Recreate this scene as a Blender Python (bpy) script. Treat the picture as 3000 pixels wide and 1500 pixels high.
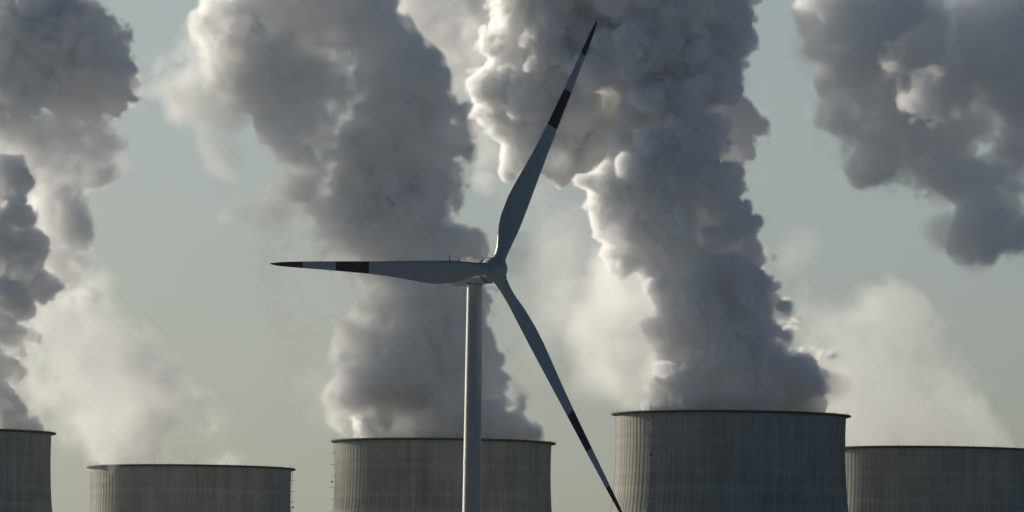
import bpy, bmesh, math, random
import numpy as np
from mathutils import Vector, Matrix

R = math.radians
S = bpy.context.scene
for o in list(bpy.data.objects):
    bpy.data.objects.remove(o)
COL = S.collection

# ------------------------------------------------------------------ camera
FPX = 35100.0                                   # focal length in photograph pixels (3000 wide)
PITCH, ROLL = R(2.87), R(0.65)
cam_data = bpy.data.cameras.new('camera')
cam_data.sensor_width = 36.0
cam_data.lens = 36.0 * FPX / 3000.0
cam_data.clip_start = 1.0
cam_data.clip_end = 60000.0
cam = bpy.data.objects.new('camera', cam_data)
COL.objects.link(cam)
FW = Vector((0, math.cos(PITCH), math.sin(PITCH)))
UP0 = Vector((0, -math.sin(PITCH), math.cos(PITCH)))
RT = Vector((1, 0, 0)) * math.cos(ROLL) + UP0 * math.sin(ROLL)
UP = UP0 * math.cos(ROLL) - Vector((1, 0, 0)) * math.sin(ROLL)
CAM = Vector((0, 0, 2.0))
m = Matrix((RT, UP, -FW)).transposed().to_4x4()
m.translation = CAM
cam.matrix_world = m
S.camera = cam


def at(px, py, Y):
    """World point seen at photograph pixel (px, py) at ground distance Y."""
    d = FW + RT * ((px - 1500.0) / FPX) - UP * ((py - 750.0) / FPX)
    return CAM + d * (Y / d.y)


# ------------------------------------------------------------------ sky, sun, exposure
SUN_AZ = 45.0        # degrees behind the picture plane, on the left
SUN_EL = 14.0
sun_dir = Vector((-math.cos(R(SUN_AZ)) * math.cos(R(SUN_EL)), math.sin(R(SUN_AZ)) * math.cos(R(SUN_EL)), math.sin(R(SUN_EL))))
world = bpy.data.worlds.new('World')
S.world = world
world.use_nodes = True
wn, wl = world.node_tree.nodes, world.node_tree.links
wn.clear()
w_out = wn.new('ShaderNodeOutputWorld')
w_bg = wn.new('ShaderNodeBackground')
w_sky = wn.new('ShaderNodeTexSky')
w_sky.sky_type = 'NISHITA'
w_sky.sun_disc = False
w_sky.sun_elevation = R(SUN_EL)
w_sky.sun_rotation = math.atan2(sun_dir.x, sun_dir.y)
w_sky.altitude = 60
w_sky.air_density = 0.4
w_sky.dust_density = 2.6
w_sky.ozone_density = 2.0
w_tint = wn.new('ShaderNodeMix')
w_tint.data_type = 'RGBA'
w_tint.blend_type = 'MULTIPLY'
w_tint.inputs[0].default_value = 1.0
w_tint.inputs[7].default_value = (0.94, 1.0, 0.885, 1.0)
wl.new(w_sky.outputs[0], w_tint.inputs[6])
wl.new(w_tint.outputs[2], w_bg.inputs[0])
w_bg.inputs[1].default_value = 0.078
wl.new(w_bg.outputs[0], w_out.inputs[0])

sun_data = bpy.data.lights.new('sun', 'SUN')
sun_data.energy = 5.0
sun_data.angle = R(0.5)
sun_data.color = (1.0, 0.915, 0.78)
sun = bpy.data.objects.new('sun', sun_data)
COL.objects.link(sun)
sun.location = (-500, 3000, 800)
sun.rotation_euler = sun_dir.to_track_quat('Z', 'Y').to_euler()

S.view_settings.view_transform = 'Standard'
S.view_settings.look = 'None'
S.view_settings.gamma = 1.0
S.view_settings.exposure = 0.0
S.view_settings.use_curve_mapping = False
S.render.engine = 'CYCLES'
cy = S.cycles
cy.use_denoising = True
try:
    cy.denoiser = 'OPENIMAGEDENOISE'
    cy.denoising_input_passes = 'RGB_ALBEDO_NORMAL'
except Exception:
    pass
cy.use_adaptive_sampling = True
cy.adaptive_threshold = 0.04
cy.max_bounces = 34
cy.diffuse_bounces = 3
cy.glossy_bounces = 3
cy.transparent_max_bounces = 16
cy.volume_bounces = 24
cy.volume_step_rate = 1.5
cy.volume_max_steps = 512
cy.sample_clamp_indirect = 6.0


# ------------------------------------------------------------------ helpers
def obj(name, bm, mat, parent=None, smooth=True, angle=None):
    me = bpy.data.meshes.new(name)
    bmesh.ops.recalc_face_normals(bm, faces=bm.faces)
    for f in bm.faces:
        f.smooth = smooth
    if smooth and angle is not None:
        for e in bm.edges:
            if len(e.link_faces) == 2 and e.calc_face_angle(0) > angle:
                e.smooth = False
    bm.to_mesh(me)
    bm.free()
    o = bpy.data.objects.new(name, me)
    if mat:
        me.materials.append(mat)
    COL.objects.link(o)
    o.parent = parent
    return o


def empty(name, loc, label, cat, group=None):
    o = bpy.data.objects.new(name, None)
    o.empty_display_size = 1.0
    COL.objects.link(o)
    o.location = loc
    o['label'] = label
    o['category'] = cat
    if group:
        o['group'] = group
    return o


def linked(src, parent, mtx):
    """A copy of one part that shares its mesh."""
    o = src.copy()
    COL.objects.link(o)
    o.parent = parent
    o.matrix_local = mtx
    return o


def box(bm, x0, x1, y0, y1, z0, z1, mtx=None):
    vs = [bm.verts.new((x, y, z)) for x in (x0, x1) for y in (y0, y1) for z in (z0, z1)]
    if mtx is not None:
        for v in vs:
            v.co = mtx @ v.co
    for q in ((0, 1, 3, 2), (4, 6, 7, 5), (0, 4, 5, 1), (2, 3, 7, 6), (0, 2, 6, 4), (1, 5, 7, 3)):
        bm.faces.new([vs[i] for i in q])


def tube(bm, a, b, r0, r1=None, n=8, caps=True):
    a, b = Vector(a), Vector(b)
    r1 = r0 if r1 is None else r1
    q = (b - a).to_track_quat('Z', 'Y')
    ra, rb = [], []
    for k in range(n):
        t = 2 * math.pi * k / n
        v = q @ Vector((math.cos(t), math.sin(t), 0))
        ra.append(bm.verts.new(a + v * r0))
        rb.append(bm.verts.new(b + v * r1))
    for k in range(n):
        bm.faces.new((ra[k], ra[(k + 1) % n], rb[(k + 1) % n], rb[k]))
    if caps:
        bm.faces.new(ra[::-1])
        bm.faces.new(rb)


def loft(bm, rings, close_ends=True):
    """Skin consecutive closed rings of equal point counts."""
    vr = [[bm.verts.new(p) for p in ring] for ring in rings]
    n = len(vr[0])
    for a, b in zip(vr[:-1], vr[1:]):
        for k in range(n):
            bm.faces.new((a[k], a[(k + 1) % n], b[(k + 1) % n], b[k]))
    if close_ends:
        bm.faces.new(vr[0][::-1])
        bm.faces.new(vr[-1])
    return vr


# ------------------------------------------------------------------ materials
def nodes_of(name):
    mt = bpy.data.materials.new(name)
    mt.use_nodes = True
    nt = mt.node_tree
    return mt, nt.nodes, nt.links, nt.nodes['Principled BSDF']


def concrete_material():
    mt, n, l, b = nodes_of('weathered_concrete')
    tc = n.new('ShaderNodeTexCoord')
    mp = n.new('ShaderNodeMapping')
    mp.inputs['Scale'].default_value = (0.5, 0.5, 0.035)
    l.new(tc.outputs['Object'], mp.inputs[0])
    streak = n.new('ShaderNodeTexNoise')
    streak.inputs['Scale'].default_value = 1.0
    streak.inputs['Detail'].default_value = 6
    streak.inputs['Roughness'].default_value = 0.65
    l.new(mp.outputs[0], streak.inputs['Vector'])
    blot = n.new('ShaderNodeTexNoise')
    blot.inputs['Scale'].default_value = 0.11
    blot.inputs['Detail'].default_value = 5
    l.new(tc.outputs['Object'], blot.inputs['Vector'])
    # horizontal lift joints of the formwork
    sep = n.new('ShaderNodeSeparateXYZ')
    l.new(tc.outputs['Object'], sep.inputs[0])
    wob = n.new('ShaderNodeMath')
    wob.operation = 'MULTIPLY_ADD'
    l.new(blot.outputs[0], wob.inputs[0])
    wob.inputs[1].default_value = 0.25
    l.new(sep.outputs[2], wob.inputs[2])
    dv = n.new('ShaderNodeMath')
    dv.operation = 'DIVIDE'
    dv.inputs[1].default_value = 1.5
    l.new(wob.outputs[0], dv.inputs[0])
    fl = n.new('ShaderNodeMath')
    fl.operation = 'FLOOR'
    l.new(dv.outputs[0], fl.inputs[0])
    wh = n.new('ShaderNodeTexWhiteNoise')
    wh.noise_dimensions = '1D'
    l.new(fl.outputs[0], wh.inputs['W'])
    mx = n.new('ShaderNodeMath')
    mx.operation = 'MULTIPLY_ADD'
    l.new(wh.outputs[0], mx.inputs[0])
    mx.inputs[1].default_value = 0.18
    l.new(streak.outputs[0], mx.inputs[2])
    ad = n.new('ShaderNodeMath')
    ad.operation = 'MULTIPLY_ADD'
    l.new(blot.outputs[0], ad.inputs[0])
    ad.inputs[1].default_value = 0.6
    l.new(mx.outputs[0], ad.inputs[2])
    mp2 = n.new('ShaderNodeMapping')
    mp2.inputs['Scale'].default_value = (0.42, 0.42, 0.006)
    l.new(tc.outputs['Object'], mp2.inputs[0])
    run = n.new('ShaderNodeTexNoise')
    run.inputs['Scale'].default_value = 1.0
    run.inputs['Detail'].default_value = 4
    run.inputs['Roughness'].default_value = 0.7
    l.new(mp2.outputs[0], run.inputs['Vector'])
    hz = n.new('ShaderNodeMapRange')
    hz.inputs['From Min'].default_value = 78.0
    hz.inputs['From Max'].default_value = 113.0
    l.new(sep.outputs[2], hz.inputs[0])
    th = n.new('ShaderNodeMapRange')
    th.inputs['From Min'].default_value = 0.50
    th.inputs['From Max'].default_value = 0.72
    l.new(run.outputs[0], th.inputs[0])
    wet = n.new('ShaderNodeMath')
    wet.operation = 'MULTIPLY'
    l.new(hz.outputs[0], wet.inputs[0])
    l.new(th.outputs[0], wet.inputs[1])
    sb = n.new('ShaderNodeMath')
    sb.operation = 'MULTIPLY_ADD'
    l.new(wet.outputs[0], sb.inputs[0])
    sb.inputs[1].default_value = -0.20
    l.new(ad.outputs[0], sb.inputs[2])
    cr = n.new('ShaderNodeValToRGB')
    cr.color_ramp.elements[0].position = 0.58
    cr.color_ramp.elements[0].color = (0.25, 0.247, 0.215, 1)
    cr.color_ramp.elements[1].position = 1.05
    cr.color_ramp.elements[1].color = (0.385, 0.378, 0.335, 1)
    l.new(sb.outputs[0], cr.inputs[0])
    l.new(cr.outputs[0], b.inputs['Base Color'])
    b.inputs['Roughness'].default_value = 0.92
    b.inputs['Specular IOR Level'].default_value = 0.2
    bp = n.new('ShaderNodeBump')
    bp.inputs['Strength'].default_value = 0.35
    bp.inputs['Distance'].default_value = 0.1
    l.new(ad.outputs[0], bp.inputs['Height'])
    l.new(bp.outputs[0], b.inputs['Normal'])
    return mt


def paint_material(name, col, rough=0.4, vary=0.12, scale=0.6, metallic=0.0):
    mt, n, l, b = nodes_of(name)
    tc = n.new('ShaderNodeTexCoord')
    nz = n.new('ShaderNodeTexNoise')
    nz.inputs['Scale'].default_value = scale
    nz.inputs['Detail'].default_value = 6
    nz.inputs['Roughness'].default_value = 0.6
    l.new(tc.outputs['Object'], nz.inputs['Vector'])
    cr = n.new('ShaderNodeValToRGB')
    cr.color_ramp.elements[0].position = 0.3
    cr.color_ramp.elements[0].color = tuple(c * (1 - vary) for c in col) + (1,)
    cr.color_ramp.elements[1].position = 0.7
    cr.color_ramp.elements[1].color = tuple(col) + (1,)
    l.new(nz.outputs[0], cr.inputs[0])
    l.new(cr.outputs[0], b.inputs['Base Color'])
    b.inputs['Roughness'].default_value = rough
    b.inputs['Metallic'].default_value = metallic
    return mt


def ground_material():
    mt, n, l, b = nodes_of('winter_field')
    tc = n.new('ShaderNodeTexCoord')
    nz = n.new('ShaderNodeTexNoise')
    nz.inputs['Scale'].default_value = 0.004
    nz.inputs['Detail'].default_value = 8
    l.new(tc.outputs['Object'], nz.inputs['Vector'])
    cr = n.new('ShaderNodeValToRGB')
    cr.color_ramp.elements[0].color = (0.13, 0.145, 0.165, 1)
    cr.color_ramp.elements[1].color = (0.23, 0.255, 0.29, 1)
    l.new(nz.outputs[0], cr.inputs[0])
    l.new(cr.outputs[0], b.inputs['Base Color'])
    b.inputs['Roughness'].default_value = 1.0
    return mt


def steam_material():
    mt = bpy.data.materials.new('water_steam')
    mt.use_nodes = True
    n, l = mt.node_tree.nodes, mt.node_tree.links
    n.clear()
    out = n.new('ShaderNodeOutputMaterial')
    pv = n.new('ShaderNodeVolumePrincipled')
    pv.inputs['Color'].default_value = (0.9985, 0.9985, 0.9985, 1)
    pv.inputs['Density'].default_value = 1.0
    pv.inputs['Anisotropy'].default_value = 0.12
    l.new(pv.outputs[0], out.inputs['Volume'])
    return mt


CONCRETE = concrete_material()
WHITE = paint_material('blade_paint', (0.35, 0.37, 0.37), 0.38, 0.10)
MAST = paint_material('mast_paint', (0.38, 0.395, 0.37), 0.42, 0.12, 0.4)
RED = paint_material('red_paint', (0.07, 0.028, 0.026), 0.42, 0.12)
STEEL = paint_material('galvanised_steel', (0.26, 0.27, 0.27), 0.5, 0.2, 2.0, 0.3)
DARK = paint_material('dark_rubber', (0.03, 0.03, 0.032), 0.7, 0.2, 2.0)
LIP = paint_material('lip_concrete', (0.15, 0.145, 0.13), 0.9, 0.25, 0.2)
STEAM = steam_material()

# ------------------------------------------------------------------ ground
bm = bmesh.new()
bmesh.ops.create_grid(bm, x_segments=8, y_segments=8, size=20000)
ground = obj('ground', bm, ground_material(), smooth=False)
ground['kind'] = 'structure'

# ------------------------------------------------------------------ cooling towers
H = 113.0
ZT, RA, RB = 106.0, 28.7, 66.0


def prof(z):
    return RA * math.sqrt(1 + ((z - ZT) / RB) ** 2)


ZS = [0, 6, 13, 20, 28, 36, 44, 52, 60, 67, 74, 80, 86, 91, 96, 100, 104, 108, 111, 112.55]


def shell_mesh():
    bm = bmesh.new()
    N = 180
    outer = [[Vector((prof(z) * math.cos(2 * math.pi * k / N), prof(z) * math.sin(2 * math.pi * k / N), z)) for k in range(N)] for z in ZS]
    inner = [[Vector(((prof(z) - 0.35) * math.cos(2 * math.pi * k / N), (prof(z) - 0.35) * math.sin(2 * math.pi * k / N), z)) for k in range(N)] for z in reversed(ZS)]
    vr = loft(bm, outer + inner, close_ends=False)
    for k in range(N):
        bm.faces.new((vr[-1][k], vr[-1][(k + 1) % N], vr[0][(k + 1) % N], vr[0][k]))
    return bm


def lip_mesh():
    """The stiffening ring: an overhanging walkway slab with a rounded nose."""
    bm = bmesh.new()
    N = 180
    r = prof(112.6)
    pts = [(r - 0.30, 112.56), (r + 0.02, 112.45), (r + 0.9, 112.50), (r + 1.2, 112.58), (r + 1.33, 112.74), (r + 1.30, 112.92), (r + 1.12, 113.02), (r - 0.30, 113.06)]
    loops = []
    for k in range(N):
        t = 2 * math.pi * k / N
        loops.append([bm.verts.new((p[0] * math.cos(t), p[0] * math.sin(t), p[1])) for p in pts])
    for k in range(N):
        a, b = loops[k], loops[(k + 1) % N]
        for i in range(len(pts)):
            j = (i + 1) % len(pts)
            bm.faces.new((a[i], b[i], b[j], a[j]))
    return bm


def rib_mesh():
    """One meridional wind rib following the shell's profile, at angle 0."""
    bm = bmesh.new()
    zs = [z for z in ZS if z >= 6 and z < 112]
    zs.append(112.44)
    rings = []
    for z in zs:
        r = prof(z)
        rings.append([Vector((r - 0.05, -0.12, z)), Vector((r + 0.045, -0.09, z)), Vector((r + 0.045, 0.09, z)), Vector((r - 0.05, 0.12, z))])
    loft(bm, rings)
    return bm


def rod_mesh(h):
    bm = bmesh.new()
    r = prof(112.6) + 0.8
    tube(bm, (r, 0, 113.03), (r, 0, 113.03 + h * 0.35), 0.06, 0.05, 6)
    tube(bm, (r, 0, 113.03 + h * 0.35), (r, 0, 113.03 + h), 0.03, 0.015, 6)
    return bm


def ladder_mesh():
    """Twin rails and rungs standing off the shell, following its curve, at angle 0."""
    bm = bmesh.new()
    zs = [z for z in ZS if z >= 6 and z < 112] + [112.4]
    for s in (-0.32, 0.32):
        for a, b in zip(zs[:-1], zs[1:]):
            tube(bm, (prof(a) + 0.42, s, a), (prof(b) + 0.42, s, b), 0.05, None, 5)
    z = 8.0
    while z < 112:
        tube(bm, (prof(z) + 0.42, -0.32, z), (prof(z) + 0.42, 0.32, z), 0.025, None, 4)
        z += 0.4
    return bm


def bracket_mesh():
    bm = bmesh.new()
    tube(bm, (-0.25, 0.36, 0), (1.35, 0.36, 0.04), 0.05, 0.04, 5)
    tube(bm, (-0.25, -0.36, 0), (1.35, -0.36, 0.04), 0.05, 0.04, 5)
    tube(bm, (1.33, -0.36, 0.04), (1.33, 0.36, 0.04), 0.04, None, 5)
    return bm


def lamp_mesh():
    bm = bmesh.new()
    tube(bm, (0.1, 0, 0), (0.9, 0, 0), 0.06, None, 6)
    tube(bm, (0.9, 0, -0.2), (0.9, 0, 0.08), 0.2, 0.22, 10)
    tube(bm, (0.9, 0, 0.08), (0.9, 0, 0.34), 0.19, 0.10, 10)
    return bm


TOWERS = [
    # name px, distance, label, ladder angle (deg, seen in the tower's own frame: -90 faces the camera), tall rod angles
    dict(px=2141, py=1214, Y=3000, ladder=-132.0, label='tallest looking concrete cooling tower, right of centre, with sunlit ribs and a dense dark plume'),
    dict(px=559, py=1370, Y=3441, ladder=-2.0, label='lowest concrete cooling tower, under a thin pale slanting plume, ladder on its right edge'),
    dict(px=1299, py=1294, Y=3200, ladder=-178.0, label='concrete cooling tower standing behind the wind turbine mast, ladder on its left edge'),
    dict(px=-174, py=1264, Y=3122, ladder=-60.0, label='concrete cooling tower cut off by the left edge of the picture'),
    dict(px=2735, py=1317, Y=3260, ladder=-30.0, label='concrete cooling tower partly hidden behind the big one, cut off by the right edge'),
]
shell0 = lip0 = rib0 = rod0 = tall0 = ladder0 = bracket0 = lamp0 = None
random.seed(4)
TOWER_TOP = []
for T in TOWERS:
    p = at(T['px'], T['py'], T['Y'])
    base_z = p.z - H
    t = empty('cooling_tower', (p.x, p.y, base_z), T['label'], 'cooling tower', 'cooling towers of the power station')
    TOWER_TOP.append(Vector((p.x, p.y, p.z)))
    I4 = Matrix.Identity(4)
    view = math.degrees(math.atan2(-p.y, -p.x))         # direction from tower to camera

    def put(src, name, bmf, mat, mtx, parent=t, **kw):
        if src is None:
            o = obj(name, bmf(), mat, parent, **kw)
            o.matrix_local = mtx
            return o, o
        return src, linked(src, parent, mtx)
    shell0, _ = put(shell0, 'shell', shell_mesh, CONCRETE, Matrix.Rotation(R(view + random.uniform(0, 360)), 4, 'Z'), angle=R(40))
    lip0, _ = put(lip0, 'rim_walkway', lip_mesh, LIP, I4, angle=R(40))
    for k in range(120):
        a = k * 3.0 + 1.1
        d = (a - view + 180) % 360 - 180
        if abs(d) > 96:
            continue
        rib0, _ = put(rib0, 'rib', rib_mesh, CONCRETE, Matrix.Rotation(R(a), 4, 'Z'), smooth=False)
    for k in range(26):
        a = k * 360 / 26 + random.uniform(-3, 3)
        rod0, _ = put(rod0, 'lightning_rod', lambda: rod_mesh(1.25), STEEL, Matrix.Rotation(R(a), 4, 'Z'))
    la = view + 90 + T['ladder']
    ml = Matrix.Rotation(R(la), 4, 'Z')
    ladder0, lad = put(ladder0, 'ladder', ladder_mesh, STEEL, ml, smooth=False)
    for da in (-0.35, 0.45):
        tall0, _ = put(tall0, 'antenna', lambda: rod_mesh(1.9), STEEL, Matrix.Rotation(R(la + da * 1.2), 4, 'Z'))
    z = 109.6
    while z > 60:
        mb = Matrix.Translation((prof(z), 0, z))
        bracket0, _ = put(bracket0, 'bracket', bracket_mesh, STEEL, mb, parent=lad)
        z -= 3.1
    mb = Matrix.Translation((prof(101.9), 0, 101.9))
    lamp0, _ = put(lamp0, 'warning_lamp', lamp_mesh, DARK, mb, parent=lad)

# ------------------------------------------------------------------ wind turbine
PSI, TAU, AL, CONE, LB = R(39.731), R(4.323), R(28.642), R(1.515), 40.4525
hub_p = at(1450 - 0.32, 787 + 1.8, 1642)
axis = Vector((math.sin(PSI) * math.cos(TAU), -math.cos(PSI) * math.cos(TAU), math.sin(TAU)))
rotx = Vector((math.cos(PSI), math.sin(PSI), 0))
rotu = axis.cross(rotx)
if rotu.z < 0:
    rotu = -rotu
fwd = Vector((math.sin(PSI), -math.cos(PSI), 0))       # nacelle heading
mast_xy = Vector((hub_p.x, hub_p.y, 0)) - fwd * 4.35
turbine = empty('wind_turbine', (mast_xy.x, mast_xy.y, 0), 'white wind turbine with red banded blades standing in front of the steaming towers', 'wind turbine')
TB = Vector((mast_xy.x, mast_xy.y, 0))


def toloc(p):
    return Vector(p) - TB


# mast: slightly tapered steel tube in three flanged sections
mast_top = hub_p.z - 1.98
bm = bmesh.new()
N = 48


def mast_r(z):
    return 1.02 + (mast_top - z) * 0.0089


zs = [0.0]
for fz in (28.0, 56.0):
    zs += [fz - 0.12, fz - 0.12, fz + 0.12, fz + 0.12]
zs += [mast_top]
rings = []
for i, z in enumerate(zs):
    bump = 0.05 if (0 < i < len(zs) - 1 and (i - 1) % 4 in (1, 2)) else 0.0
    r = mast_r(z) + bump
    rings.append([Vector((r * math.cos(2 * math.pi * k / N), r * math.sin(2 * math.pi * k / N), z)) for k in range(N)])
loft(bm, rings)
obj('mast', bm, MAST, turbine, angle=R(35))
bm = bmesh.new()
tube(bm, (0, 0, mast_top + 0.002), (0, 0, mast_top + 0.34), 1.12, 1.12, 48)
obj('yaw_ring', bm, DARK, turbine, angle=R(35))

# nacelle: lofted hull, local frame u = forward, v = left as one looks forward, w = up; origin at hub
left = Vector((-math.cos(PSI), -math.sin(PSI), 0))


def nac(u, v, w):
    return toloc(hub_p) + fwd * u + left * v + Vector((0, 0, w))


def hull_ring(u, hw, top_w, shoulder_w, top, shoulder, belly, bot, bot_w):
    half = [(top_w, top), (hw * 0.93, shoulder + (top - shoulder) * 0.28), (hw, shoulder - 0.25), (hw, belly), (hw * 0.93, belly - 0.32 * (belly - bot)), (bot_w, bot)]
    ring = [nac(u, v, w) for v, w in half] + [nac(u, -v, w) for v, w in reversed(half)]
    return ring


bm = bmesh.new()
loft(bm, [
    hull_ring(-1.30, 1.35, 0.70, 0, 1.28, 0.80, -1.05, -1.80, 0.75),
    hull_ring(-1.55, 1.48, 0.80, 0, 1.38, 0.90, -1.10, -1.88, 0.85),
    hull_ring(-2.90, 1.55, 0.85, 0, 1.52, 0.98, -1.15, -1.90, 0.90),
    hull_ring(-4.90, 1.58, 0.85, 0, 1.44, 0.95, -1.15, -1.97, 0.95),
    hull_ring(-7.40, 1.50, 0.80, 0, 1.20, 0.75, -1.20, -2.10, 0.90),
    hull_ring(-9.20, 1.34, 0.70, 0, 0.98, 0.55, -1.25, -2.05, 0.80),
    hull_ring(-9.75, 1.15, 0.60, 0, 0.80, 0.35, -1.20, -1.85, 0.70),
])
obj('nacelle', bm, WHITE, turbine, angle=R(22))
bm = bmesh.new()
box(bm, -0.55, 0.55, -0.75, 0.75, 0, 0.16)
for v in bm.verts:
    v.co = nac(-6.2 + v.co.x, v.co.y, 1.33 + v.co.z)
obj('roof_hatch', bm, WHITE, turbine, smooth=False)
# nacelle roof: rail with ball-topped posts, wind instruments at the back
bm = bmesh.new()
tube(bm, nac(-2.7, 0.75, 1.50), nac(-2.7, 0.75, 1.92), 0.045, None, 6)
tube(bm, nac(-1.5, -0.75, 1.34), nac(-1.5, -0.75, 1.95), 0.045, None, 6)
tube(bm, nac(-2.7, 0.75, 1.66), nac(-1.5, -0.75, 1.70), 0.035, None, 6)
tube(bm, nac(-2.7, 0.75, 1.66), nac(-5.2, 0.75, 1.62), 0.035, None, 6)
tube(bm, nac(-5.2, 0.75, 1.40), nac(-5.2, 0.75, 1.64), 0.045, None, 6)
for p in (nac(-2.7, 0.75, 1.96), nac(-1.5, -0.75, 2.0)):
    bmesh.ops.create_uvsphere(bm, u_segments=10, v_segments=8, radius=0.13, matrix=Matrix.Translation(p))
obj('roof_rail', bm, STEEL, turbine)
bm = bmesh.new()
tube(bm, nac(-8.75, 0.9, 0.95), nac(-8.75, 0.9, 2.35), 0.06, 0.04, 6)
tube(bm, nac(-8.75, 0.9, 1.7), nac(-8.75, 0.9, 2.0), 0.075, 0.06, 6)
tube(bm, nac(-8.75, -0.85, 0.95), nac(-8.75, -0.85, 2.1), 0.06, 0.05, 6)
tube(bm, nac(-8.75, 0.9, 1.52), nac(-8.75, 0.0, 1.30), 0.035, None, 6)
tube(bm, nac(-8.75, -0.85, 1.52), nac(-8.75, 0.0, 1.30), 0.035, None, 6)
tube(bm, nac(-8.75, 0, 1.0), nac(-8.75, 0, 1.36), 0.09, 0.12, 6)
obj('wind_sensor_mast', bm, DARK, turbine)


# hub: spinner of revolution about the rotor axis
def rot_pt(a, x, y, z):
    return toloc(hub_p) + axis * a + rotx * x + rotu * y


bm = bmesh.new()
prof_pts = [(-1.22, 1.45), (-1.10, 1.62), (-0.6, 1.74), (0.0, 1.76), (0.45, 1.70), (0.9, 1.50), (1.25, 1.22), (1.55, 0.82), (1.72, 0.40), (1.76, 0.12)]
rings = []
for a, r in prof_pts:
    rings.append([toloc(hub_p) + axis * a + (rotx * math.cos(2 * math.pi * k / 48) + rotu * math.sin(2 * math.pi * k / 48)) * r for k in range(48)])
loft(bm, rings)
hub = obj('hub', bm, WHITE, turbine, angle=R(50))
bm = bmesh.new()
tube(bm, toloc(hub_p) - axis * 1.75, toloc(hub_p) - axis * 1.224, 1.22, 1.30, 40)
obj('main_shaft', bm, DARK, turbine, angle=R(40))

# blades: stations are (radius fraction, leading edge, trailing edge, thickness, twist in degrees)
ST = [
    (0.030, 0.86, -0.86, 1.72, 20), (0.055, 0.86, -0.86, 1.68, 20), (0.080, 0.88, -0.98, 1.45, 20), (0.115, 0.95, -1.42, 1.10, 20),
    (0.150, 1.02, -1.85, 0.86, 20), (0.185, 1.05, -2.12, 0.74, 19), (0.215, 1.04, -2.18, 0.66, 18), (0.26, 1.00, -2.25, 0.56, 16),
    (0.32, 0.93, -2.06, 0.46, 13.5), (0.40, 0.82, -1.66, 0.37, 11), (0.48, 0.73, -1.30, 0.30, 9), (0.565, 0.63, -1.05, 0.24, 7.5),
    (0.64, 0.58, -0.89, 0.20, 6), (0.711, 0.53, -0.75, 0.17, 5), (0.78, 0.46, -0.63, 0.14, 4), (0.857, 0.385, -0.51, 0.11, 3),
    (0.91, 0.31, -0.42, 0.09, 2.5), (0.95, 0.23, -0.33, 0.07, 2), (0.98, 0.13, -0.22, 0.05, 2), (0.995, 0.05, -0.10, 0.03, 2), (1.0, 0.01, -0.03, 0.01, 2)]


def station(fr):
    for a, b in zip(ST[:-1], ST[1:]):
        if a[0] <= fr <= b[0]:
            t = (fr - a[0]) / (b[0] - a[0])
            return tuple(x + (y - x) * t for x, y in zip(a, b))
    return ST[-1]


def blade_mesh(f0, f1):
    """Part of a blade between two radius fractions; local z runs out along the blade, x to the leading edge, y to the wind."""
    bm = bmesh.new()
    frs = sorted({f0, f1} | {s[0] for s in ST if f0 < s[0] < f1} | {f0 + (f1 - f0) * k / 10 for k in range(11)})
    rings = []
    n = 28
    for fr in frs:
        _, le, te, th, tw = station(fr)
        ch = le - te
        rnd = max(0.0, min(1.0, (0.15 - fr) / 0.095))
        ring = []
        for k in range(n):
            t = 2 * math.pi * k / n
            cx, cyv = math.cos(t), math.sin(t)
            xc = 0.5 * (1 - cx)                                   # 0 at leading edge
            half = th * 0.5 * 2.6 * (1.02 * math.sqrt(max(xc, 0)) * (1 - xc) * 0.98)
            ya = math.copysign(half, cyv) if abs(cyv) > 1e-6 else 0.0
            if ya < 0:
                ya *= 0.65
            yb = th * 0.5 * cyv
            x = le - xc * ch
            y = ya * (1 - rnd) + yb * rnd
            bend = 0.0
            ct, sn = math.cos(R(tw)), math.sin(R(tw))
            # pitch about the blade axis: leading edge turns towards the wind (+y)
            ring.append(Vector((x * ct - y * sn, x * sn + y * ct + bend, fr * LB)))
        rings.append(ring)
    loft(bm, rings)
    return bm


BL = blade_mesh
pieces = None
for k in range(3):
    a = AL + k * 2 * math.pi / 3
    rad = (rotu * math.cos(a) + rotx * math.sin(a)) * math.cos(CONE) + axis * math.sin(CONE)
    tan = (rotx * math.cos(a) - rotu * math.sin(a))
    wnd = rad.cross(tan)
    if wnd.dot(axis) < 0:
        wnd = -wnd
    mt = Matrix((tan, wnd, rad)).transposed().to_4x4()
    mt.translation = toloc(hub_p)
    if pieces is None:
        b0 = obj('blade', BL(0.030, 0.565), WHITE, turbine, angle=R(50))
        kids = [obj('red_band', BL(0.565, 0.711), RED, b0, angle=R(50)), obj('white_band', BL(0.711, 0.857), WHITE, b0, angle=R(50)), obj('red_tip', BL(0.857, 1.0), RED, b0, angle=R(50))]
        bmc = bmesh.new()
        tube(bmc, (0, 0, 1.18), (0, 0, 1.78), 1.02, 0.98, 36)
        kids.append(obj('root_collar', bmc, WHITE, b0, angle=R(40)))
        b0.matrix_local = mt
        pieces = (b0, kids)
    else:
        b = linked(pieces[0], turbine, mt)
        for kd in pieces[1]:
            linked(kd, b, Matrix.Identity(4))

# ------------------------------------------------------------------ steam
rng = np.random.default_rng(7)
PLUMES = []


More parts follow.
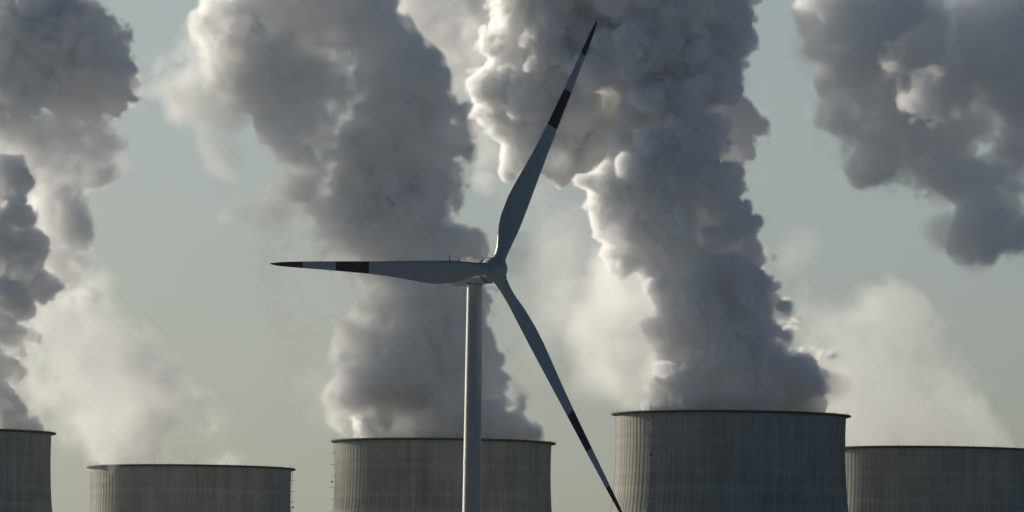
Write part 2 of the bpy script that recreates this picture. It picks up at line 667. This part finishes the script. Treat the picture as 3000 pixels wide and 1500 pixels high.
def lattice(shape, vox, size):
    """Smooth random field (cubic B-spline over random lattice values) whose features measure SIZE metres."""
    ns = [int(math.ceil(n * vox / size)) + 5 for n in shape]
    g = rng.standard_normal(ns).astype(np.float32) * 2.1
    for ax in (0, 1, 2):
        xs = 1.0 + rng.random() + np.arange(shape[ax]) * (vox / size)
        i = np.floor(xs).astype(int)
        t = xs - i
        W = np.zeros((shape[ax], ns[ax]), np.float32)
        r = np.arange(shape[ax])
        for d, w in ((-1, (1 - t) ** 3 / 6), (0, (3 * t ** 3 - 6 * t ** 2 + 4) / 6), (1, (-3 * t ** 3 + 3 * t ** 2 + 3 * t + 1) / 6), (2, t ** 3 / 6)):
            W[r, np.clip(i + d, 0, ns[ax] - 1)] += w
        g = np.moveaxis(np.tensordot(W, g, axes=(1, ax)), 0, ax)
    return g


def fbm(shape, vox, size, octaves, gain=0.5, billow=False):
    out = np.zeros(shape, np.float32)
    amp, tot = 1.0, 0.0
    for k in range(octaves):
        if size < vox * 1.3:
            break
        g = lattice(shape, vox, size)
        out += amp * (np.abs(g) * 1.6 - 1.25 if billow else g)
        tot += amp * amp
        amp *= gain
        size *= 0.5
    return out / math.sqrt(tot)


def plume(name, Y, vox, label, crisp=(), soft=(), rho=0.9, edge=1.1, rough=1.5, sub=0.30, rim_z=None, warp=2.5, soft_rho=0.03, soft_noise=0.55, soft_size=22.0, shrink=0.96, ragged=None, top=-330, left=-260, parent=None, hollow=0.9, mist=(), mist_rho=0.03, seed=0, mouth=None):
    global rng
    PLUMES.append(name)
    rng = np.random.default_rng(100 + len(PLUMES) + 1000 * seed)
    mpp = Y / FPX
    def conv(bs):
        out = []
        for b in bs:
            p = at(b[0], b[1], Y)
            out.append((p.x, p.y + (b[3] if len(b) > 3 else 0.0), p.z, b[2] * mpp, b[4] if len(b) > 4 else 1.0))
        return out
    C, F, M = conv(crisp), conv(soft), conv(mist)
    if ragged:
        F = [c[:3] + (c[3] * 1.22, c[4]) for c in F]
    allb = np.array([c[:4] for c in C + F + M])
    pad = 5.0
    lo = (allb[:, :3] - allb[:, 3:4]).min(0) - pad
    hi = (allb[:, :3] + allb[:, 3:4]).max(0) + pad
    # nothing is kept far outside the field of view
    a, b = at(left, top, Y), at(3260, 1500, Y)
    lo[0], hi[0] = max(lo[0], a.x), min(hi[0], b.x)
    hi[2] = min(hi[2], a.z)
    if rim_z is not None:
        lo[2] = max(lo[2], rim_z)
    shape = tuple(int(math.ceil((h - l) / vox)) + 1 for l, h in zip(lo, hi))
    ax = [(lo[i] + vox * np.arange(shape[i])).astype(np.float32) for i in range(3)]
    # a slow swirl bends every sphere out of round
    wx, wy, wz = (lattice(shape, vox, 24.0) * warp + lattice(shape, vox, 7.0) * warp * 0.4 for _ in range(3))
    X = ax[0][:, None, None] + wx
    Yg = ax[1][None, :, None] + wy
    Z = ax[2][None, None, :] + wz
    del wx, wy, wz
    dens = np.zeros(shape, np.float32)
    NS = fbm(shape, vox, soft_size, 6, 0.72)

    def window(c, r):
        s = []
        for i in range(3):
            i0 = max(0, int((c[i] - r - lo[i]) / vox))
            i1 = min(shape[i], int((c[i] + r - lo[i]) / vox) + 2)
            if i1 <= i0:
                return None
            s.append(slice(i0, i1))
        return tuple(s)
    if C:
        D = np.full(shape, -30.0, np.float32)

        def splat(c, r):
            w = window(c, r + 5.0 + warp * 2)
            if w is None:
                return
            d = r - np.sqrt((X[w] - c[0]) ** 2 + (Yg[w] - c[1]) ** 2 + (Z[w] - c[2]) ** 2)
            np.maximum(D[w], d, out=D[w])
        for c in C:
            p0, r0 = np.array(c[:3]), c[3] * shrink
            splat(p0, r0)
            n1 = int(10 + r0 * 1.6)
            for _ in range(n1):
                n = rng.standard_normal(3)
                n /= np.linalg.norm(n)
                r1 = r0 * sub * rng.uniform(0.4, 1.8)
                p1 = p0 + n * (r0 - r1 * rng.uniform(0.25, 0.75))
                splat(p1, r1)
                if r1 < 2.2:
                    continue
                for _ in range(5):
                    q = n + rng.standard_normal(3) * 0.8
                    q /= np.linalg.norm(q)
                    r2 = r1 * rng.uniform(0.25, 0.5)
                    splat(p1 + q * (r1 - r2 * rng.uniform(0.2, 0.7)), r2)
        D += rough * fbm(shape, vox, 6.0, 5, 0.66, billow=True)
        t = np.clip(D / edge, 0, 1)
        core = np.clip((D - 1.5) / 6.0, 0, 1)                  # core thinned so that sunlight leaks through and lifts the dark side
        dens += rho * t * t * (3 - 2 * t) * (1 - hollow * core)
        del core
        # thin mist clinging to the outside
        t = np.clip((D + 4.0) / 5.0, 0, 1)
        dens += rho * 0.035 * t * t * np.clip(0.6 + 0.7 * NS, 0, 2)
        del D, t
    if F:
        Q = np.zeros(shape, np.float32)
        for c in F:
            w = window(c[:3], c[3] + warp * 2)
            if w is None:
                continue
            d2 = ((X[w] - c[0]) ** 2 + (Yg[w] - c[1]) ** 2 + (Z[w] - c[2]) ** 2) / (c[3] * c[3])
            k = np.clip(1 - d2, 0, 1)
            Q[w] = np.maximum(Q[w], c[4] * k) + 0.25 * np.minimum(Q[w], c[4] * k)
        N = NS
        if ragged:                                            # a body with a torn edge: (threshold, ramp width, amplitude)
            t = np.clip((Q + ragged[2] * N * np.clip(Q * 4, 0, 1) - ragged[0]) / ragged[1], 0, 1)
            N = fbm(shape, vox, 5.5, 4, 0.78)                     # the outer third is eaten away into shreds
            t = np.clip(t - 0.75 * (1 - t) * np.clip(N + 0.25, 0, 1.6), 0, 1)
            dens += soft_rho * t * t * (3 - 2 * t)
        else:
            dens += soft_rho * np.clip(Q * (1.0 + soft_noise * N) + 0.30 * soft_noise * N * (Q > 0) * np.clip(Q * 3, 0, 1) - 0.16, 0, 2.5)
        del Q, N
    if M:
        Q = np.zeros(shape, np.float32)
        for c in M:
            w = window(c[:3], c[3] + warp * 2)
            if w is None:
                continue
            d2 = ((X[w] - c[0]) ** 2 + (Yg[w] - c[1]) ** 2 + (Z[w] - c[2]) ** 2) / (c[3] * c[3])
            Q[w] = np.maximum(Q[w], c[4] * np.clip(1 - d2, 0, 1))
        dens += mist_rho * np.clip(Q * (0.75 + 1.4 * NS) - 0.05, 0, 2.5)
        del Q
    del X, Yg, Z, NS
    # fade out where the box ends above and at the sides, so that no face shows
    zf = np.clip((hi[2] - ax[2]) / 4.0, 0, 1)
    dens *= zf[None, None, :]
    if mouth is not None:                                     # steam leaves the mouth and only spreads past the rim as it climbs
        rr = np.sqrt((ax[0][:, None] - mouth.x) ** 2 + (ax[1][None, :] - mouth.y) ** 2)
        rise = 0.3 + 17.0 * np.clip((rr - 25.5) / 7.0, 0, 1) ** 1.5
        t = np.clip((ax[2][None, None, :] - mouth.z) / rise[:, :, None], 0, 1)
        dens *= t * t * (3 - 2 * t)
        del t
    dens[dens < 0.0004] = 0
    n = dens.size
    me = bpy.data.meshes.new(name)
    me.vertices.add(n)
    co = np.empty(shape + (3,), np.float32)
    co[..., 0] = (ax[0] - lo[0])[:, None, None]
    co[..., 1] = (ax[1] - lo[1])[None, :, None]
    co[..., 2] = (ax[2] - lo[2])[None, None, :]
    me.vertices.foreach_set('co', co.ravel())
    del co
    at_ = me.attributes.new('steam', 'FLOAT', 'POINT')
    at_.data.foreach_set('value', dens.ravel())
    cells = bpy.data.objects.new('steam_cells', me)          # the density samples; never linked to the scene
    vol = bpy.data.volumes.new(name)
    vol.materials.append(STEAM)
    o = bpy.data.objects.new(name, vol)
    COL.objects.link(o)
    o.location = lo
    ng = bpy.data.node_groups.new('steam_density', 'GeometryNodeTree')
    ng.interface.new_socket('Geometry', in_out='INPUT', socket_type='NodeSocketGeometry')
    ng.interface.new_socket('Geometry', in_out='OUTPUT', socket_type='NodeSocketGeometry')
    gn, gl = ng.nodes, ng.links
    gi, go = gn.new('GeometryNodeObjectInfo'), gn.new('NodeGroupOutput')
    gi.inputs['Object'].default_value = cells
    gi.transform_space = 'ORIGINAL'
    pos, sep = gn.new('GeometryNodeInputPosition'), gn.new('ShaderNodeSeparateXYZ')
    gl.new(pos.outputs[0], sep.inputs[0])

    def mth(op, a, b):
        x = gn.new('ShaderNodeMath')
        x.operation = op
        for i, v in enumerate((a, b)):
            if isinstance(v, (int, float)):
                x.inputs[i].default_value = v
            elif v is not None:
                gl.new(v, x.inputs[i])
        return x.outputs[0]
    ix, iy, iz = (mth('ROUND', mth('DIVIDE', sep.outputs[i], vox), None) for i in range(3))
    idx = mth('ADD', mth('MULTIPLY', mth('ADD', mth('MULTIPLY', ix, shape[1]), iy), shape[2]), iz)
    si = gn.new('GeometryNodeSampleIndex')
    si.data_type = 'FLOAT'
    si.domain = 'POINT'
    na = gn.new('GeometryNodeInputNamedAttribute')
    na.data_type = 'FLOAT'
    na.inputs['Name'].default_value = 'steam'
    gl.new(gi.outputs['Geometry'], si.inputs['Geometry'])
    gl.new(na.outputs['Attribute'], si.inputs['Value'])
    gl.new(idx, si.inputs['Index'])
    vc = gn.new('GeometryNodeVolumeCube')
    gl.new(si.outputs[0], vc.inputs['Density'])
    vc.inputs['Background'].default_value = 0.0
    vc.inputs['Min'].default_value = (0, 0, 0)
    vc.inputs['Max'].default_value = tuple((s - 1) * vox for s in shape)
    for i, nm in enumerate(('Resolution X', 'Resolution Y', 'Resolution Z')):
        vc.inputs[nm].default_value = shape[i]
    sm = gn.new('GeometryNodeSetMaterial')
    sm.inputs['Material'].default_value = STEAM
    gl.new(vc.outputs[0], sm.inputs[0])
    gl.new(sm.outputs[0], go.inputs[0])
    md = o.modifiers.new('steam', 'NODES')
    md.node_group = ng
    if parent is None:
        o['label'] = label
        o['category'] = 'steam plume'
        o['group'] = 'steam plumes'
    else:
        o.parent = parent
        o.location = Vector(lo) - parent.location
    import sys
    print(name, [round(float(h - l)) for l, h in zip(lo, hi)], shape, n, float(dens.max()))
    return o


VOX = 0.5
RZ = [p.z + 0.15 for p in TOWER_TOP]

# the big dark plume of the tall right tower
MAIN = plume('steam_plume', 3000, VOX * 0.92, 'dense dark steam plume rising from the big right tower, lit on its left side', rim_z=RZ[0], mouth=TOWER_TOP[0], rho=1.05, edge=1.0, rough=1.5, hollow=0.9,
      crisp=[(1960, 1210, 80), (2060, 1180, 150), (2200, 1170, 170), (2350, 1190, 100), (2200, 1120, 130), (2240, 1060, 95), (2225, 990, 108), (2200, 920, 120), (2180, 850, 118),
             (2150, 770, 118), (2120, 700, 120), (2080, 620, 122), (2055, 540, 115), (2030, 470, 100), (2000, 405, 88), (1940, 440, 100), (1890, 520, 115), (1800, 480, 80), (1800, 570, 95),
             (1870, 620, 110), (1960, 640, 130), (1990, 720, 140), (2040, 800, 150), (2075, 900, 150), (2110, 1000, 150), (2120, 1090, 140), (2330, 1150, 80),
             (1905, 838, 40, -12), (1950, 890, 50), (2015, 1085, 48, -32), (1745, 565, 48), (1730, 500, 55), (1835, 770, 60), (1860, 710, 75), (1800, 660, 62), (1790, 735, 45),
             (2150, 395, 85, 35), (2135, 330, 95, 35), (2085, 290, 110, 35), (2030, 260, 100, 6), (2110, 230, 85, 6), (1940, 270, 95, 6), (1860, 290, 85, 8), (2000, 330, 115, 40), (1900, 330, 115, 40), (1800, 360, 100, 35), (1740, 410, 70, 30), (1950, 350, 80, 14), (2080, 390, 80, 18), (1840, 410, 75, 8), (1700, 330, 100, 35), (1950, 230, 120, 35), (1820, 260, 120, 35), (2100, 210, 80, 30),
             (2115, 105, 92, 10), (2135, 10, 86, 10), (2060, 110, 120, 10), (1950, 80, 150, 10), (1850, 150, 130, 10), (1780, 60, 140, 20), (1700, 160, 120, 20), (1640, 260, 110, 25),
             (1560, 200, 110, 25), (1490, 140, 110, 30), (1450, 210, 92, 30), (1485, 310, 85, 30), (1525, 390, 85, 30), (1590, 340, 120, 30), (1650, 60, 140, 20), (1520, 20, 100, 25),
             (2050, -60, 150, 10), (1850, -80, 160, 10), (1650, -80, 150, 15), (1500, -100, 120, 20)],
      soft=[(1870, 1110, 190, 5, 1.3), (1920, 960, 190, 5, 1.3), (1790, 1010, 150, 5), (1840, 850, 130, 5, 1.2), (1810, 760, 110, 8, 1.2), (1790, 690, 70, -10), (1600, 470, 70, -10, 0.7),
            (1760, 1150, 90, 10), (2420, 1170, 70, 0), (1440, 300, 90, 40), (1450, 400, 80, 40), (1430, 480, 60, 40), ], soft_rho=0.14,
      mist=[(1600, 700, 150, -30), (1510, 610, 130, -30), (1620, 880, 170, -30), (1640, 1040, 160, -25), (1540, 800, 130, -30), (1740, 1150, 110, -25), (2440, 1150, 90, 10), (2330, 700, 80, 30, 0.6)])
plume('unseen_shade_steam', 3000, 1.3, None, parent=MAIN, top=-900, rho=0.35, edge=3.0,  # unseen steam above the frame, added to shade the upper right cloud
      crisp=[(2050, -360, 150, 10), (1850, -400, 160, 10), (1650, -380, 150, 15), (1950, -560, 170, 10), (1750, -560, 170, 10), (1600, -620, 170, 20), (1850, -740, 180, 15), (2080, -640, 150, 10)])
# bright ragged steam at the top, behind
plume('steam_plume', 3240, VOX * 1.2, 'bright ragged sunlit steam between the two dark plumes at the top of the picture',
      soft=[(1290, 40, 130, 40), (1360, 100, 120, 40), (1230, 120, 80, 40), (1420, 20, 130, 40), (1330, 190, 70, 40), (1180, 20, 90, 40), (1250, -80, 150, 40)], soft_rho=0.2, soft_size=12, ragged=(0.38, 0.6, 0.6))
# plume of the tower behind the turbine
plume('steam_plume', 3200, VOX, 'broad grey steam plume rising from the tower behind the wind turbine mast', rim_z=RZ[2], mouth=TOWER_TOP[2],
      crisp=[(1160, 1250, 120), (1260, 1250, 140), (1370, 1260, 140), (1475, 1265, 88), (1400, 1175, 92), (1425, 1100, 82), (1405, 1030, 85), (1375, 970, 80), (1290, 1130, 140), (1180, 1150, 130),
             (1300, 1000, 130), (1190, 1010, 120), (1210, 900, 120), (1300, 880, 110), (1360, 830, 75), (1250, 770, 120), (1170, 790, 80),
             (1280, 700, 100), (1350, 700, 65), (1240, 620, 110), (1150, 640, 90), (1280, 545, 98), (1200, 520, 100), (1310, 480, 72), (1280, 430, 90), (1330, 410, 75), (1300, 330, 80), (1210, 420, 110), (1365, 330, 60), (1365, 410, 56), (1100, 540, 110), (1090, 450, 110), (1180, 330, 110), (1260, 260, 90), (1120, 1240, 95), (1110, 1160, 90), (1120, 1050, 90), (1140, 930, 90)],
      soft=[(1110, 1250, 95), (1070, 1200, 75), (1530, 1280, 45), (1060, 1150, 120), (1090, 1020, 150), (1120, 900, 150), (1080, 800, 110), (1060, 690, 110), (1010, 690, 95), (1000, 770, 95), (1020, 600, 140), (1060, 480, 170), (960, 480, 140), (930, 380, 150),
            (1050, 300, 190), (1170, 260, 150), (1230, 260, 100), (980, 20, 150), (1060, 0, 120), (900, 0, 150), (1000, -120, 160), (850, -120, 170), (950, 250, 170), (860, 330, 95), (860, 170, 160), (760, 200, 120), (720, 80, 140), (800, 40, 160), (950, 80, 190), (1060, 80, 150), (1130, 130, 110),
            (660, 10, 80), (1150, 620, 160), (1150, 1100, 160), (900, 560, 110, 0, 0.4), (960, 700, 120, 0, 0.35), (900, 800, 120, 0, 0.25), (850, 480, 90, 0, 0.5)],
      soft_rho=0.5, edge=1.8, soft_size=15, ragged=(0.40, 0.85, 0.85),
      mist_rho=0.06, mist=[(690, 300, 100, 0, 1.3), (640, 200, 110, 0, 1.4), (580, 215, 100, 0, 1.7), (510, 225, 90, 0, 1.7), (450, 235, 70, 0, 1.6), (620, 300, 80, 0, 1.5), (560, 160, 70, 0, 1.2), (600, 120, 80), (620, 400, 70, 0, 0.8), (850, 620, 140), (800, 760, 130), (930, 760, 120), (880, 900, 120), (900, 1100, 120), (960, 1200, 110), (640, 340, 100), (720, 640, 90), (560, 300, 80), (660, 450, 90), (1480, 1150, 80), (1480, 700, 90)])
# dark plume of the left tower, and the older steam above it
plume('steam_plume', 3122, VOX, 'dark steam plume rising at the left edge from the cut off left tower', rim_z=RZ[3], mouth=TOWER_TOP[3], rho=1.1, edge=1.0, rough=1.6, hollow=0.9,
      crisp=[(60, 1245, 75), (10, 1180, 80), (-5, 1120, 62), (10, 1060, 62), (40, 960, 75), (65, 880, 85), (105, 850, 75), (85, 790, 82), (85, 710, 66), (75, 640, 72), (30, 600, 80), (15, 520, 68), (-30, 480, 70),
             (-40, 700, 120), (-20, 850, 100), (-60, 1000, 100), (-80, 1150, 120)],
      soft=[(110, 1240, 60), (90, 1180, 50, 0, 0.4), (150, 860, 90, 0, 0.6)])
CLOUD = plume('steam_plume', 3322, VOX, 'grey steam cloud filling the upper left corner, behind the dark plume at the left edge',
      crisp=[(255, 95, 72), (270, 60, 60), (262, 140, 75), (300, 205, 76), (312, 260, 62), (312, 312, 45), (220, 220, 100), (150, 150, 130), (120, 270, 100), (40, 250, 120), (50, 110, 120), (140, 60, 80), (230, 40, 55), (-30, 330, 80), (60, 330, 55), (-120, 200, 150, 30), (-140, 40, 150, 30), (150, -150, 150, 10), (0, -150, 150, 20)],
      soft=[(280, 450, 80), (300, 540, 62), (250, 500, 95), (200, 420, 110), (190, 520, 95), (120, 450, 100), (230, 360, 75), (60, 420, 100), (95, 480, 62, -15, 0.9), (190, 700, 75, -8, 1.4), (180, 620, 70, -8, 1.3), (130, 640, 95), (110, 740, 90), (160, 560, 90), (60, 540, 90), (150, 820, 70), (175, 595, 50, -15, 0.9), (165, 770, 75), (210, 900, 50), (240, 870, 35), (210, 800, 60)],
      soft_rho=0.45, soft_size=14, ragged=(0.36, 1.0, 0.5), top=-260)
plume('unseen_shade_steam', 3322, 1.3, None, parent=CLOUD, top=-760, left=-820, rho=0.06, edge=3.0, hollow=0.0,  # off-frame steam bank, added to dim the sun on the plume behind the turbine
      crisp=[(150, -330, 140, 10), (0, -330, 150, 20), (150, -420, 180, 20), (-50, -420, 180, 20), (60, -560, 180, 20), (-350, 100, 140, 20), (-380, 330, 140, 20), (-370, 560, 140, 10),
             (-400, 760, 130, 0), (-370, 960, 120, 0), (-550, 200, 190, 20), (-560, 500, 190, 10), (-400, -150, 190, 20), (-600, -100, 190, 20), (-300, -300, 170, 20)])
# thin plumes
THIN = plume('steam_plume', 3441, VOX * 1.3, 'thin pale steam plume slanting left from the lowest tower', rim_z=RZ[1], mouth=TOWER_TOP[1],
      soft=[(430, 1330, 170), (560, 1340, 140), (650, 1350, 80), (340, 1310, 120), (510, 1230, 130), (560, 1180, 85), (590, 1230, 65), (615, 1210, 45, -10, 1.3), (590, 1150, 50, -10, 1.2), (540, 1110, 50, -10, 1.2), (420, 1180, 140), (330, 1160, 130), (460, 1110, 90), (300, 1080, 130), (380, 1040, 100),
            (250, 1000, 130), (320, 970, 90), (220, 900, 110), (160, 960, 100), (160, 1100, 150), (270, 860, 80), (270, 1230, 130)], soft_rho=0.060, soft_size=14, ragged=(0.36, 1.1, 0.85),
      mist=[(600, 1320, 110), (640, 1240, 70, 0, 1.2), (580, 1180, 85, 0, 1.2), (510, 1120, 90), (680, 1340, 60), (450, 1300, 130), (400, 1060, 80)], mist_rho=0.045)
plume('steam_wisp', 3441, 0.45, None, parent=THIN, warp=1.5, mist_rho=0.12,
      mist=[(318, 1376, 34, -22), (292, 1368, 30, -17), (350, 1364, 38, -25), (342, 1392, 26, -24), (326, 1412, 20, -23), (262, 1362, 30, -8)])
plume('steam_plume', 3260, VOX * 1.3, 'thin hazy steam plume rising from the half hidden tower at the right edge', rim_z=RZ[4], mouth=TOWER_TOP[4],
      soft=[(2700, 1290, 220), (2850, 1310, 160), (2600, 1230, 180), (2750, 1180, 180), (2850, 1230, 110), (2600, 1100, 180), (2700, 1060, 130), (2500, 1000, 180), (2600, 960, 130), (2470, 1150, 180), (2500, 900, 110, 0, 0.7), (2400, 920, 100), (2600, 880, 80, 0, 0.5), (2400, 780, 80, 0, 0.4)],
      soft_rho=0.036, soft_size=20, ragged=(0.28, 1.3, 0.65))
plume('steam_plume', 2940, VOX, 'large dark grey steam cloud with ragged edges in the upper right corner',
      soft=[(2900, 80, 230), (2750, 100, 230), (2600, 60, 200), (2450, 40, 120), (2510, 180, 130), (2640, 250, 190), (2800, 270, 210), (2950, 250, 190), (2480, 300, 90), (2570, 380, 130), (2545, 450, 90), (2600, 465, 80), (2700, 390, 120), (2720, 300, 150), (2700, 180, 170), (2820, 430, 120),
            (2920, 400, 140), (2980, 500, 120), (2880, 560, 110), (2830, 630, 75), (2900, 650, 85), (2970, 650, 100), (2800, 690, 50), (2870, 705, 45), (3000, 820, 38), (3010, 900, 36), (3040, 760, 70), (2880, 250, 210, -30), (2780, 210, 160, -25), (2800, 330, 120, -25), (2720, 270, 120, -32), (2690, 200, 110, -28), (2980, 100, 200, -30)],
      soft_rho=0.30, soft_size=14, ragged=(0.36, 0.9, 1.0),
      mist=[(2400, 120, 100), (2440, 300, 90), (2480, 400, 90), (2560, 500, 80), (2700, 480, 90), (2740, 640, 80), (2840, 740, 70), (2380, 30, 80), (2990, 740, 80)], mist_rho=0.06, seed=2)
